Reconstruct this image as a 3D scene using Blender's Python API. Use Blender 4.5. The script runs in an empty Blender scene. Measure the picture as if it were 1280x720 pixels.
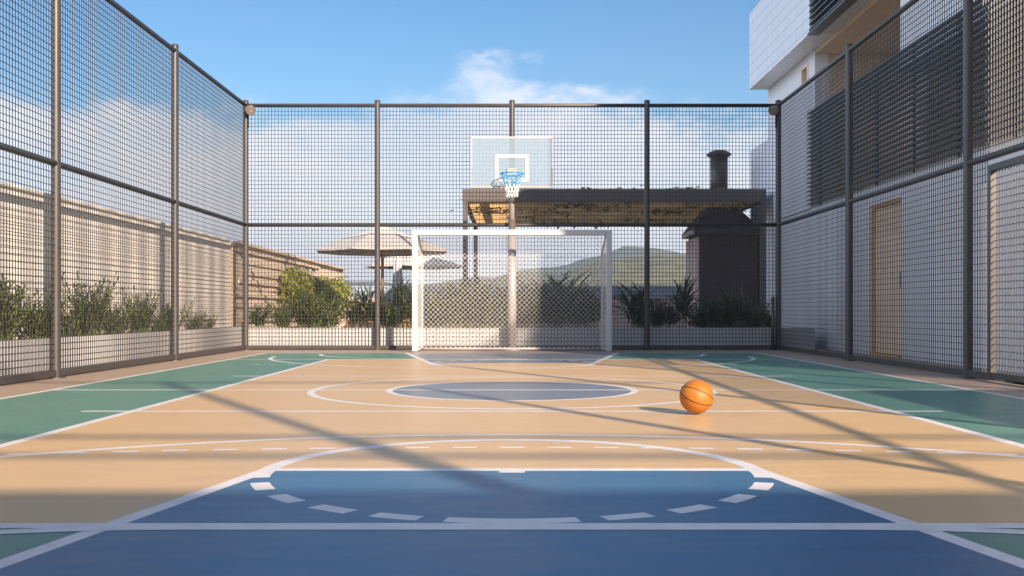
import bpy, bmesh, math, random
from mathutils import Vector, Matrix, noise
R = math.radians
C = bpy.context.scene.collection
scn = bpy.context.scene
random.seed(7)

# ------------------------------------------------------------------ helpers
ORG = {}

class MB:
    """collects polygons; build() links them as ONE mesh object"""
    def __init__(s):
        s.v = []; s.f = []
    def poly(s, pts):
        n = len(s.v); s.v += [tuple(p) for p in pts]; s.f.append(tuple(range(n, n + len(pts)))); return s
    def box(s, x0, x1, y0, y1, z0, z1):
        n = len(s.v)
        s.v += [(x0,y0,z0),(x1,y0,z0),(x1,y1,z0),(x0,y1,z0),(x0,y0,z1),(x1,y0,z1),(x1,y1,z1),(x0,y1,z1)]
        s.f += [tuple(n+i for i in q) for q in ((0,3,2,1),(4,5,6,7),(0,1,5,4),(1,2,6,5),(2,3,7,6),(3,0,4,7))]
        return s
    def frustum(s, a, za, b, zb):
        """a, b = (x0,x1,y0,y1) rectangles at heights za, zb"""
        n = len(s.v)
        for (x0,x1,y0,y1), z in ((a,za),(b,zb)):
            s.v += [(x0,y0,z),(x1,y0,z),(x1,y1,z),(x0,y1,z)]
        s.f += [tuple(n+i for i in q) for q in ((0,3,2,1),(4,5,6,7),(0,1,5,4),(1,2,6,5),(2,3,7,6),(3,0,4,7))]
        return s
    def tube(s, p0, p1, r0, r1=None, n=10, cap=True, roll=0.0):
        r1 = r0 if r1 is None else r1
        p0 = Vector(p0); p1 = Vector(p1); d = (p1 - p0).normalized()
        up = Vector((0,0,1)) if abs(d.z) < .95 else Vector((0,1,0))
        a = d.cross(up).normalized(); b = d.cross(a)
        m = len(s.v)
        for p, r in ((p0, r0), (p1, r1)):
            for i in range(n):
                t = 2*math.pi*i/n + roll
                s.v.append(tuple(p + a*(r*math.cos(t)) + b*(r*math.sin(t))))
        for i in range(n):
            j = (i+1) % n
            s.f.append((m+i, m+j, m+n+j, m+n+i))
        if cap:
            s.f.append(tuple(m+i for i in reversed(range(n)))); s.f.append(tuple(m+n+i for i in range(n)))
        return s
    def path(s, pts, r, n=6, closed=False):
        pts = [Vector(p) for p in pts]; m = len(s.v); k = len(pts)
        for i, p in enumerate(pts):
            q0 = pts[(i-1) % k] if (closed or i) else p
            q1 = pts[(i+1) % k] if (closed or i < k-1) else p
            d = (q1 - q0).normalized()
            up = Vector((0,0,1)) if abs(d.z) < .9 else Vector((0,1,0))
            a = d.cross(up).normalized(); b = d.cross(a)
            for j in range(n):
                t = 2*math.pi*j/n
                s.v.append(tuple(p + a*(r*math.cos(t)) + b*(r*math.sin(t))))
        for i in range(k if closed else k-1):
            i2 = (i+1) % k
            for j in range(n):
                j2 = (j+1) % n
                s.f.append((m+i*n+j, m+i*n+j2, m+i2*n+j2, m+i2*n+j))
        return s
    def lathe(s, c, prof, n=24):
        m = len(s.v)
        for r, z in prof:
            for i in range(n):
                t = 2*math.pi*i/n
                s.v.append((c[0]+r*math.cos(t), c[1]+r*math.sin(t), c[2]+z))
        for k in range(len(prof)-1):
            for i in range(n):
                j = (i+1) % n
                s.f.append((m+k*n+i, m+k*n+j, m+(k+1)*n+j, m+(k+1)*n+i))
        return s
    def build(s, name, mat, parent=None, smooth=False, bevel=0):
        o0 = Vector(ORG.get(parent.name, (0,0,0))) if parent else Vector((0,0,0))
        me = bpy.data.meshes.new(name)
        me.from_pydata([tuple(Vector(v) - o0) for v in s.v], [], s.f)
        me.update()
        if mat: me.materials.append(mat)
        if smooth:
            for p in me.polygons: p.use_smooth = True
        o = bpy.data.objects.new(name, me); C.objects.link(o)
        if parent: o.parent = parent
        ORG[o.name] = tuple(o0)
        if bevel:
            b = o.modifiers.new('bevel', 'BEVEL'); b.width = bevel; b.segments = 2; b.limit_method = 'ANGLE'; b.angle_limit = R(40)
        return o

def tag(o, label=None, cat=None, group=None, kind=None):
    if label: o['label'] = label
    if cat: o['category'] = cat
    if group: o['group'] = group
    if kind: o['kind'] = kind
    return o

def thing(name, loc, label, cat, group=None):
    o = bpy.data.objects.new(name, None); C.objects.link(o); o.location = loc
    o.empty_display_size = .2
    ORG[o.name] = tuple(loc)
    return tag(o, label, cat, group)

def struct(o): return tag(o, kind='structure')

def copy_tree(o, loc, rz=0, sc=(1,1,1), label=None):
    def rec(a, par):
        c = a.copy(); C.objects.link(c)
        if par: c.parent = par
        for ch in a.children: rec(ch, c)
        return c
    c = rec(o, None); c.location = loc; c.rotation_euler = (0,0,rz); c.scale = sc
    if label: c['label'] = label
    return c

# ------------------------------------------------------------------ materials
def new_mat(name):
    m = bpy.data.materials.new(name); m.use_nodes = True
    nt = m.node_tree; b = nt.nodes['Principled BSDF']
    return m, nt, b

def mat(name, col, rough=.6, var=.12, scale=3.0, stretch=(1,1,1), bump=.0, bscale=60, metal=0, spec=.5, detail=6, roughvar=0, col2=None, broad=0):
    m, nt, b = new_mat(name); L = nt.links.new; N = nt.nodes.new
    tc = N('ShaderNodeTexCoord'); mp = N('ShaderNodeMapping'); mp.inputs['Scale'].default_value = stretch
    L(tc.outputs['Object'], mp.inputs[0])
    nz = N('ShaderNodeTexNoise'); nz.inputs['Scale'].default_value = scale; nz.inputs['Detail'].default_value = detail
    nz.inputs['Roughness'].default_value = .62
    L(mp.outputs[0], nz.inputs['Vector'])
    rp = N('ShaderNodeValToRGB'); rp.color_ramp.elements[0].position = .3; rp.color_ramp.elements[1].position = .7
    c2 = col2 or tuple(min(1, c*(1+var)) for c in col)
    rp.color_ramp.elements[0].color = (*[c*(1-var) for c in col], 1); rp.color_ramp.elements[1].color = (*c2, 1)
    L(nz.outputs[0], rp.inputs[0]); L(rp.outputs[0], b.inputs['Base Color'])
    if broad:
        n3 = N('ShaderNodeTexNoise'); n3.inputs['Scale'].default_value = .9; n3.inputs['Detail'].default_value = 8; n3.inputs['Roughness'].default_value = .7
        L(tc.outputs['Object'], n3.inputs['Vector'])
        r3 = N('ShaderNodeMapRange'); r3.inputs['From Min'].default_value = .42; r3.inputs['From Max'].default_value = .68; r3.inputs['To Max'].default_value = broad
        L(n3.outputs[0], r3.inputs[0])
        mx = N('ShaderNodeMix'); mx.data_type = 'RGBA'; L(r3.outputs[0], mx.inputs['Factor']); L(rp.outputs[0], mx.inputs['A']); mx.inputs['B'].default_value = (.42,.36,.30,1)
        L(mx.outputs['Result'], b.inputs['Base Color'])
    b.inputs['Roughness'].default_value = rough; b.inputs['Metallic'].default_value = metal
    b.inputs['Specular IOR Level'].default_value = spec
    if roughvar:
        mr = N('ShaderNodeMapRange'); mr.inputs['From Min'].default_value = .3; mr.inputs['From Max'].default_value = .7
        mr.inputs['To Min'].default_value = rough-roughvar; mr.inputs['To Max'].default_value = rough+roughvar
        L(nz.outputs[0], mr.inputs[0]); L(mr.outputs[0], b.inputs['Roughness'])
    if bump:
        n2 = N('ShaderNodeTexNoise'); n2.inputs['Scale'].default_value = bscale; n2.inputs['Detail'].default_value = 4
        L(mp.outputs[0], n2.inputs['Vector'])
        bp = N('ShaderNodeBump'); bp.inputs['Strength'].default_value = bump; bp.inputs['Distance'].default_value = .01
        L(n2.outputs[0], bp.inputs['Height']); L(bp.outputs[0], b.inputs['Normal'])
    return m

def leaf_mat(name, c1, c2, transl=.35):
    m, nt, b = new_mat(name); L = nt.links.new; N = nt.nodes.new
    g = N('ShaderNodeNewGeometry'); rp = N('ShaderNodeValToRGB')
    rp.color_ramp.elements[0].color = (*c1,1); rp.color_ramp.elements[1].color = (*c2,1)
    L(g.outputs['Random Per Island'], rp.inputs[0]); L(rp.outputs[0], b.inputs['Base Color'])
    b.inputs['Roughness'].default_value = .45; b.inputs['Specular IOR Level'].default_value = .4
    t = N('ShaderNodeBsdfTranslucent'); L(rp.outputs[0], t.inputs[0])
    mx = N('ShaderNodeMixShader'); mx.inputs[0].default_value = transl
    L(b.outputs[0], mx.inputs[1]); L(t.outputs[0], mx.inputs[2]); L(mx.outputs[0], nt.nodes['Material Output'].inputs[0])
    return m

def grid_mat(name, col, line, w, h, mortar, axes, rough=.5, offset=0, bump=.3, var=.08):
    m, nt, b = new_mat(name); L = nt.links.new; N = nt.nodes.new
    tc = N('ShaderNodeTexCoord'); sp = N('ShaderNodeSeparateXYZ'); cb = N('ShaderNodeCombineXYZ')
    L(tc.outputs['Object'], sp.inputs[0])
    if axes == 'box':     # x+y along the run, z up
        ad = N('ShaderNodeMath'); L(sp.outputs[0], ad.inputs[0]); L(sp.outputs[1], ad.inputs[1]); L(ad.outputs[0], cb.inputs[0])
    else: L(sp.outputs[axes], cb.inputs[0])
    L(sp.outputs[2], cb.inputs[1])
    br = N('ShaderNodeTexBrick'); br.offset = offset; br.inputs['Scale'].default_value = 1
    br.inputs['Brick Width'].default_value = w; br.inputs['Row Height'].default_value = h; br.inputs['Mortar Size'].default_value = mortar
    br.inputs['Color1'].default_value = (*[c*(1-var) for c in col],1); br.inputs['Color2'].default_value = (*[min(1,c*(1+var)) for c in col],1)
    br.inputs['Mortar'].default_value = (*line,1)
    L(cb.outputs[0], br.inputs['Vector']); L(br.outputs['Color'], b.inputs['Base Color'])
    b.inputs['Roughness'].default_value = rough
    bp = N('ShaderNodeBump'); bp.invert = True; bp.inputs['Strength'].default_value = bump; bp.inputs['Distance'].default_value = .006
    L(br.outputs['Fac'], bp.inputs['Height']); L(bp.outputs[0], b.inputs['Normal'])
    return m

ST = (1.0, 4.5, 1)
M = {}
M['tan']   = mat('tan_acrylic_paint', (.61,.41,.205), .38, .06, 3.2, ST, .02, 90, roughvar=.07, spec=.36, broad=.09)
M['blue']  = mat('blue_acrylic_paint', (.046,.138,.255), .38, .16, 3.5, ST, .02, 90, roughvar=.07, spec=.36, broad=.09)
M['green'] = mat('green_acrylic_paint', (.088,.235,.185), .38, .11, 3.2, ST, .02, 90, roughvar=.07, spec=.36, broad=.09)
M['greyed_blue'] = mat('greyed_blue_acrylic_paint', (.17,.20,.24), .34, .10, 2.2, ST, .02, 90, roughvar=.07, spec=.36, broad=.09)  # blue tinted greyer for the far key and centre spot
M['brown'] = mat('brown_acrylic_paint', (.36,.27,.205), .5, .10, 2.2, ST, .05, 90, roughvar=.05)
M['line']  = mat('white_line_paint', (.70,.675,.67), .45, .10, 9, (1,1,1), .04, 90)
M['ground'] = mat('concrete_paving', (.36,.30,.26), .8, .15, 1.2, (1,1,1), .1, 40)
M['fence'] = mat('brown_powder_coated_steel', (.046,.042,.041), .42, .10, 8, (1,1,1), .03, 120)
M['wire']  = mat('brown_steel_wire', (.030,.026,.025), .45, .06, 8)
M['white_plaster'] = mat('white_plaster', (.56,.545,.545), .75, .05, 2.5, (1,1,.4), .08, 90)
M['beige_plaster'] = mat('beige_plaster', (.84,.78,.73), .85, .07, 1.6, (1,1,.35), .15, 70)
M['soil'] = mat('dark_soil', (.06,.045,.03), .95, .4, 20, bump=.6, bscale=40)
M['bld'] = mat('pale_render', (.74,.73,.745), .75, .04, 1.2, (1,1,.5), .05, 100)
M['bld_beige'] = mat('beige_render', (.74,.57,.40), .8, .05, 1.2)
M['bld_tan'] = mat('sunlit_ochre_timber', (.84,.66,.46), .55, .16, 3, (8,8,.6), .05, 60)  # door's golden tone puts the doorway sunlight into the colour; also window frame
M['louver'] = mat('charcoal_aluminium', (.060,.055,.055), .4, .08, 5)
M['dark_glass'] = mat('dark_glass', (.03,.035,.045), .08, .1, 1)
M['wood'] = mat('weathered_wood', (.70,.45,.19), .65, .25, 4, (.5,6,6), .15, 40)
M['board'] = mat('pale_timber_board', (.66,.54,.43), .7, .14, 4, (6,.6,6), .1, 40)
M['teak'] = mat('teak_wood', (.36,.19,.07), .5, .2, 6, (5,5,.6))
M['pergola'] = mat('dark_bronze_steel', (.095,.078,.075), .5, .1, 5)
M['hood'] = mat('dark_painted_metal', (.050,.040,.039), .38, .12, 3)
M['brick'] = grid_mat('dark_brick', (.055,.038,.036), (.035,.026,.026), .22, .075, .006, 'box', .75, .5, .5, .2)
M['pinkish'] = mat('pink_render', (.55,.43,.39), .85, .08, 2)
M['tile'] = grid_mat('white_wall_tile', (.84,.83,.82), (.60,.60,.60), .42, .21, .010, 1, .35, 0, .4, .02)
M['goal'] = mat('white_gloss_metal', (.50,.48,.475), .35, .03, 6)
M['cord'] = mat('white_net_cord', (.82,.80,.78), .8, .04, 30)
M['canvas'] = mat('cream_canvas', (.60,.55,.50), .85, .05, 3)
M['steel'] = mat('galvanised_grey_steel', (.34,.31,.29), .4, .08, 4, metal=.15)
M['rim'] = mat('blue_painted_rim', (.03,.25,.55), .4, .06, 8)
M['bluecord'] = mat('blue_net_cord', (.10,.42,.72), .8, .05, 30)
M['lamp_case'] = mat('bronze_lamp_housing', (.12,.095,.08), .4, .08, 8)
M['leafA'] = leaf_mat('shrub_leaf', (.040,.068,.034), (.11,.14,.06))
M['leafB'] = leaf_mat('strap_leaf', (.03,.06,.03), (.08,.125,.05), .25)
M['leafC'] = leaf_mat('fern_leaf', (.22,.26,.04), (.46,.46,.10), .45)
M['leafD'] = leaf_mat('vine_leaf', (.10,.12,.03), (.34,.29,.07), .6)
M['stem'] = mat('green_stem', (.20,.26,.06), .6, .2, 20)
M['bark'] = mat('brown_bark', (.12,.08,.05), .8, .3, 12)
M['hill'] = mat('hill_woodland', (.095,.115,.055), .95, .55, .30, (1,1,1), .9, .5, col2=(.165,.165,.085))
M['far_hill'] = mat('far_hill_woodland', (.06,.085,.05), .95, .35, .03, (1,1,1), .5, .1)
M['field'] = mat('field_grass', (.10,.12,.045), .95, .35, .05)
M['mat'] = mat('dark_rubber', (.03,.024,.02), .8, .2, 10)

# frosted clear board / guard glass
def glassy(name, col, tr, rough):
    m, nt, b = new_mat(name); L = nt.links.new; N = nt.nodes.new
    b.inputs['Base Color'].default_value = (*col,1); b.inputs['Roughness'].default_value = rough
    t = N('ShaderNodeBsdfTransparent'); t.inputs[0].default_value = (.93,.96,.98,1)
    nz = N('ShaderNodeTexNoise'); nz.inputs['Scale'].default_value = 2
    tc = N('ShaderNodeTexCoord'); L(tc.outputs['Object'], nz.inputs['Vector'])
    mr = N('ShaderNodeMapRange'); mr.inputs['To Min'].default_value = tr-.05; mr.inputs['To Max'].default_value = tr+.05
    L(nz.outputs[0], mr.inputs[0])
    mx = N('ShaderNodeMixShader'); L(mr.outputs[0], mx.inputs[0])
    L(b.outputs[0], mx.inputs[1]); L(t.outputs[0], mx.inputs[2]); L(mx.outputs[0], nt.nodes['Material Output'].inputs[0])
    return m
M['acrylic'] = glassy('frosted_acrylic', (.27,.35,.43), .52, .25)
M['guard'] = glassy('blue_grey_glass', (.34,.40,.52), .18, .15)

# ball rubber with pebbled surface
def ball_mat():
    m, nt, b = new_mat('orange_pebbled_rubber'); L = nt.links.new; N = nt.nodes.new
    tc = N('ShaderNodeTexCoord'); v = N('ShaderNodeTexVoronoi'); v.inputs['Scale'].default_value = 190
    L(tc.outputs['Object'], v.inputs['Vector'])
    bp = N('ShaderNodeBump'); bp.inputs['Strength'].default_value = .6; bp.inputs['Distance'].default_value = .002; bp.invert = True
    L(v.outputs['Distance'], bp.inputs['Height']); L(bp.outputs[0], b.inputs['Normal'])
    nz = N('ShaderNodeTexNoise'); nz.inputs['Scale'].default_value = 25; L(tc.outputs['Object'], nz.inputs['Vector'])
    rp = N('ShaderNodeValToRGB'); rp.color_ramp.elements[0].color = (.36,.110,.008,1); rp.color_ramp.elements[1].color = (.43,.15,.012,1)
    L(nz.outputs[0], rp.inputs[0]); L(rp.outputs[0], b.inputs['Base Color'])
    b.inputs['Roughness'].default_value = .5
    return m
M['ball'] = ball_mat()
M['black'] = mat('black_rubber', (.012,.01,.01), .6, .1, 20)

# ------------------------------------------------------------------ dimensions (metres; camera over the origin, court runs along +Y)
FX, FY, FZ, MZ = 4.28, 16.46, 3.95, 2.01          # fence: half width, back line, height, middle rail
Y0 = -4.05                                         # near end of the enclosure
CY = 8.145                                         # middle of the court

# ------------------------------------------------------------------ ground and court
g = MB()
n = 40
xs = [-1380,-600,-200,-60,-20,20,60,200,600,1380]; ys = [-300,-60,-20,30,60,150,400,690]
for i in range(len(xs)-1):
    for j in range(len(ys)-1):
        g.poly([(xs[i],ys[j],-.02),(xs[i+1],ys[j],-.02),(xs[i+1],ys[j+1],-.02),(xs[i],ys[j+1],-.02)])
struct(g.build('ground', M['field']))
struct(MB().box(-14, 16, -14, 27.4, -.2, -.004).build('paving', M['ground']))
struct(MB().poly([(-FX-.05,Y0,0),(FX+.05,Y0,0),(FX+.05,FY+.05,0),(-FX-.05,FY+.05,0)]).build('court_surround', M['brown']))

def sheet(name, pts, z, m):
    return struct(MB().poly([(x,y,z) for x,y in pts]).build(name, m))
YB, YF = 1.0, 15.29
def rect(x0,x1,y0,y1): return [(x0,y0),(x1,y0),(x1,y1),(x0,y1)]
sheet('court_green_field', rect(-3.66,3.66,YB,YF), .0002, M['green'])
sheet('court_tan_field', rect(-2.38,2.38,3.0,13.29), .0004, M['tan'])
def keyx(y): return 1.037 + .2*(3.718-y)
def mir(pts): return [(x, 2*CY-y) for x,y in pts]
kn = [(-keyx(YB),YB),(keyx(YB),YB),(keyx(4.06),4.06),(-keyx(4.06),4.06)]
sheet('court_key_area', kn, .0006, M['blue'])
sheet('court_key_area', list(reversed(mir(kn))), .0006, M['greyed_blue'])
sheet('court_center_spot', [(.97*math.cos(2*math.pi*i/96), CY+.97*math.sin(2*math.pi*i/96)) for i in range(96)], .0006, M['greyed_blue'])

LN = MB(); lz = [.0008]
def nz_():
    lz[0] += .000008; return lz[0]
def strip(pts, w, closed=False):
    z = nz_(); k = len(pts); P = [Vector(p) for p in pts]; out = []
    for i,p in enumerate(P):
        q0 = P[i-1] if (i or closed) else p; q1 = P[(i+1)%k] if (i<k-1 or closed) else p
        d = (q1-q0).normalized(); nrm = Vector((-d.y,d.x)); out.append((p+nrm*w/2, p-nrm*w/2))
    for i in range(k if closed else k-1):
        a,b = out[i], out[(i+1)%k]
        LN.poly([(a[0].x,a[0].y,z),(a[1].x,a[1].y,z),(b[1].x,b[1].y,z),(b[0].x,b[0].y,z)])
def both(pts, w): strip(pts, w); strip(mir(pts), w)
W = .062
def seg(x0,y0,x1,y1,w=W): strip([(x0,y0),(x1,y1)], w)
def arc(cx,cy,rx,ry,a0,a1,n=64):
    return [(cx+rx*math.cos(R(a0+(a1-a0)*i/n)), cy+ry*math.sin(R(a0+(a1-a0)*i/n))) for i in range(n+1)]
for sx in (-1,1):
    seg(sx*2.38,3.0,sx*2.38,13.29); seg(sx*3.66,YB,sx*3.66,YF,.05)
    both([(sx*(keyx(YB)),YB),(sx*(keyx(4.06)+.0),4.06)], W)
both([(-3.66,3.0),(3.66,3.0)], .07)
both([(-3.66,YB),(3.66,YB)], .05)
seg(-3.66,CY,3.66,CY,.06)
both([(-2.7,6.42),(2.7,6.42)], .055)
both([(-.93,4.06),(.93,4.06)], .07)
strip(arc(0,CY,1.57,1.57,0,360,128)[:-1], .06, True)
strip(arc(0,CY,.97,.97,0,360,128)[:-1], .055, True)
both(arc(0,4.03,.965,.965,-10,190,72), .07)                      # solid half of the free-throw circle
for a0_, a1_ in ((196.9,206.3),(213.5,222.9),(229,238.4),(243.8,253.2),(258,282),(286.8,296.2),(301.6,311),(317.1,326.5),(333.7,343.1)):
    both(arc(0,4.03,.965,.965,a0_,a1_,8), .07)                 # dashed half
both(arc(0,2.2,3.25,3.0,0,180,96), .055)                       # three-point arc
for i in range(-14,15):                                        # dashed shallow arc
    a = 90 + i*1.195
    both(arc(0,4.716-10.4,10.4,10.4,a-.31,a+.31,3), .045)
q = arc(.95,1.42,1.81,1.55,0,90,32) + arc(-.95,1.42,1.81,1.55,90,180,32)
both(q, .06)
both([(-.05,4.0),(.05,4.0)], .05)
struct(LN.build('court_lines', M['line']))
struct(MB().box(FX+.08, 5.14, Y0, 8.2, -.003, .008).build('side_path', M['brown']))

# ------------------------------------------------------------------ wire fences
PITCH, WR = .053, .0028
def wires(mb, axis, fixed, a0, a1, z0, z1, off=0.0):
    """welded mesh in the plane axis=const; axis 0: plane x=fixed running along y; axis 1: plane y=fixed running along x"""
    def bx(u0,u1,w0,w1,z0,z1):
        if axis == 1: mb.box(u0,u1,w0,w1,z0,z1)
        else: mb.box(w0,w1,u0,u1,z0,z1)
    k = max(2, round((a1-a0)/PITCH)); 
    for i in range(1,k):
        u = a0+(a1-a0)*i/k
        bx(u-WR,u+WR, fixed-WR, fixed+WR, z0, z1)
    k = max(2, round((z1-z0)/.062))
    for i in range(1,k):
        z = z0+(z1-z0)*i/k
        bx(a0, a1, fixed+WR*1.02, fixed+WR*3.02, z-WR, z+WR)
def fence(root, axis, fixed, stations, skip=(), posts_r=.045, first=True, last=True, bare_low=0, bare_up=0):
    def P(u,z): return (fixed,u,z) if axis == 0 else (u,fixed,z)
    for i,u in enumerate(stations):
        if (i == 0 and not first) or (i == len(stations)-1 and not last): continue
        p = MB(); p.tube(P(u,0.0),P(u,FZ+.03),posts_r,n=20,cap=False)
        p.lathe(P(u,FZ+.03), [(posts_r,0),(posts_r*1.06,.002),(posts_r*1.06,.018),(posts_r*.8,.034),(0.001,.042)], 20)
        p.lathe(P(u,0), [(posts_r*1.0,.012),(posts_r*1.9,.010),(posts_r*1.9,.0)], 20)
        p.build('post', M['fence'], root, smooth=True)
    a, b = stations[0], stations[-1]
    MB().tube(P(stations[bare_up+1] if bare_up else a,FZ-.02),P(b,FZ-.02),.031,n=16).build('top_rail', M['fence'], root, smooth=True)
    MB().tube(P(a,MZ),P(b,MZ),.031,n=16).build('middle_rail', M['fence'], root, smooth=True)
    def botrail(a,b):
        m = MB()
        if axis == 0: m.box(fixed-.022,fixed+.022,a,b,.015,.075)
        else: m.box(a,b,fixed-.022,fixed+.022,.015,.075)
        m.build('bottom_rail', M['fence'], root)
    for i in range(len(stations)-1):
        u0, u1 = stations[i]+posts_r*.9, stations[i+1]-posts_r*.9
        for z0,z1,lo in ((.075,MZ-.028,True),(MZ+.028,FZ-.05,False)):
            if i < (bare_low if lo else bare_up):
                if lo: botrail(u0-.02, u1+.02)
                continue
            m = MB()
            if lo and i in skip:
                s0, s1 = skip[i]
                if s0-.1 > u0:
                    wires(m, axis, fixed, u0, s0-.03, z0, z1); m.build('wire_mesh', M['wire'], root); m = MB()
                wires(m, axis, fixed, s1+.03, u1, z0, z1)
                botrail(s1, u1+.03)
            else:
                wires(m, axis, fixed, u0, u1, z0, z1)
                if lo: botrail(u0-.02, u1+.02)
            m.build('wire_mesh', M['wire'], root)

side = [Y0, -.65, 2.76, 6.18, 9.61, 13.0, FY]
lf = thing('wire_fence', (-FX,FY/2,0), 'left side wire mesh fence in front of the beige wall, its posts warmly sunlit', 'fence')
fence(lf, 0, -FX, side)
WR = .0036
bf = thing('wire_fence', (0,FY,0), 'end wire mesh fence behind the white goal and basketball backboard', 'fence')
fence(bf, 1, FY, [-FX, -2.165, 0, 2.17, FX], first=False, last=False)
WR = .0030
rf = thing('wire_fence', (FX,FY/2,0), 'right side wire mesh fence with a gate, shaded by the white building', 'fence')
GY0, GY1 = 7.75, 9.13
fence(rf, 0, FX, side, skip={3:(GY0,GY1)}, bare_low=2, bare_up=3)
# the gate in the right fence
gt = MB()
for y in (GY0,GY1): gt.box(FX-.03,FX+.03,y-.032,y+.032,.02,1.93)
gt.box(FX-.03,FX+.03,GY0+.032,GY1-.032,1.87,1.93); gt.box(FX-.028,FX+.028,GY0+.032,GY1-.032,.03,.085)
gate = gt.build('gate', M['fence'], rf, bevel=.004)
m = MB(); wires(m, 0, FX, GY0+.04, GY1-.04, .09, 1.865); m.build('gate_mesh', M['wire'], gate)
m = MB(); m.tube((FX-.05,GY0+.07,.95),(FX-.05,GY0+.07,1.07),.009,n=8); m.box(FX-.05,FX-.028,GY0+.055,GY0+.085,.9,.94); m.box(FX-.05,FX-.028,GY0+.055,GY0+.085,1.08,1.12)
m.build('handle', M['steel'], gate)
# a short thick sleeve at the foot of the right corner post
MB().tube((FX-.1,FY-.06,.0),(FX-.1,FY-.06,.85),.028,n=12).build('corner_stub', M['fence'], rf, smooth=True)

mt = MB().box(FX+.07, 5.0, 8.0, 9.05, .0085, .028).build('door_mat', M['mat'], bevel=.005)
tag(mt, 'dark rubber mat on the ground just outside the fence gate', 'mat')

# ------------------------------------------------------------------ floodlights
def floodlight(x, label, aim):
    sx = 1 if x < 0 else -1
    c = Vector((x+sx*.10, FY-.10, FZ-.11)); a = Vector(aim).normalized()
    t = thing('floodlight', (x+sx*.045, FY-.02, FZ-.3), label, 'floodlight', 'round floodlights at the fence corners')
    p = MB()
    pr = [(0.0,-.10),(.03,-.10),(.045,-.06),(.068,-.02),(.078,.03),(.081,.036),(.081,.05),(.072,.05),(.070,.034)]
    rot = a.to_track_quat('Z','Y')
    q = MB().lathe((0,0,0), [(max(r,.0005),z) for r,z in pr], 24)
    p.v = [tuple(c + rot @ Vector(v)) for v in q.v]; p.f = q.f
    p.build('housing', M['lamp_case'], t, smooth=True)
    q = MB().lathe((0,0,0), [(.0704,.040),(.05,.046),(.0005,.048)], 24)
    l = MB(); l.v = [tuple(c + rot @ Vector(v)) for v in q.v]; l.f = q.f
    l.build('lens', M['lens'], t, smooth=True)
    b = MB().box(x+sx*.046, x+sx*.056, FY-.06, FY-.01, FZ-.38, FZ-.05)
    b.tube((x+sx*.05,FY-.04,FZ-.12), tuple(c - a*.08), .014, n=8)
    b.build('bracket', M['black'], t)
M['lens'] = mat('ribbed_lamp_glass', (.13,.11,.08), .15, .2, 60)
floodlight(-FX, 'round bronze floodlight on the left corner post of the end fence', (.35,-1,-.25))
floodlight(FX, 'round bronze floodlight on the right corner post of the end fence', (-.35,-1,-.25))

# ------------------------------------------------------------------ goal
gx, gy, gz, gb = 1.485, 15.66, 1.825, 16.24
gl = thing('futsal_goal', (0,gy,0), 'white framed goal with white diamond net standing before the end fence', 'goal')
for s in (-1,1):
    MB().box(s*gx-.042,s*gx+.042,gy-.042,gy+.042,.008,gz+.042).build('goal_post', M['goal'], gl, bevel=.012)
MB().box(-gx+.042,gx-.042,gy-.041,gy+.041,gz-.042,gz+.0415).build('crossbar', M['goal'], gl, bevel=.012)
bk = 1.42
f = MB()
f.tube((-bk,gb,.03),(bk,gb,.03),.02,n=10)
for s in (-1,1):
    f.tube((s*gx,gy+.04,.03),(s*bk,gb,.03),.016,n=8)
    f.path([(s*gx,gy+.03,gz),(s*(gx-.03),gy+.2,gz-.02),(s*(bk+.01),gb-.08,gz-.22),(s*bk,gb,gz-.40),(s*bk,gb,.03)],.013,n=8)
f.build('back_frame', M['goal'], gl, smooth=True)
def diag_net(mb, fn, w, h, pitch, r, nseg=1):
    """diamond net on the rectangle u 0..w, v 0..h mapped by fn(u,v)"""
    k = int((w+h)/pitch)+1
    for sgn in (0,1):
        for i in range(1,k):
            c = i*pitch
            u0, v0 = (c,0) if c <= w else (w,c-w)
            u1, v1 = (0,c) if c <= h else (c-h,h)
            if sgn: u0, u1 = w-u0, w-u1
            L_ = math.hypot(u1-u0,v1-v0)
            if L_ < .02: continue
            m_ = max(1, nseg if L_ > .3 else 1)
            pts = [fn(u0+(u1-u0)*t/m_, v0+(v1-v0)*t/m_, sgn) for t in range(m_+1)]
            if m_ == 1: mb.tube(pts[0], pts[1], r, n=4, cap=False)
            else: mb.path(pts, r, n=4)
nt_ = MB()
zt = gz-.34
def sagb(u,v,s):
    bul = .05*math.sin(math.pi*u/(2*bk))*math.sin(math.pi*min(1,v/zt))
    return (-bk+u, gb-.012+bul*.3+s*.004+.006*noise.noise((u*2,v*2,s*5)), .035+v+.012*noise.noise((u*1.7,v*1.7,3+s)))
diag_net(nt_, sagb, 2*bk, zt, .078, .0020, 10)
def top_(u,v,s):
    t = v/.62
    return (-gx+.03+u*(1-.02*t), gy+.03+(gb-gy-.03)*(t**.8), gz-.01-.36*t**1.8-.03*math.sin(math.pi*u/(2*gx))*math.sin(math.pi*t)+s*.003)
diag_net(nt_, top_, 2*gx-.06, .62, .078, .0019, 5)
for s in (-1,1):
    def sd(u,v,k,s=s):
        t = u/.55
        return (s*(gx-(gx-bk)*t)+k*.003, gy+.04+(gb-gy-.04)*t, .035+v*(1-.22*t**2))
    diag_net(nt_, sd, .55, gz-.06, .078, .0020, 4)
nt_.build('goal_net', M['cord'], gl)

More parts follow.
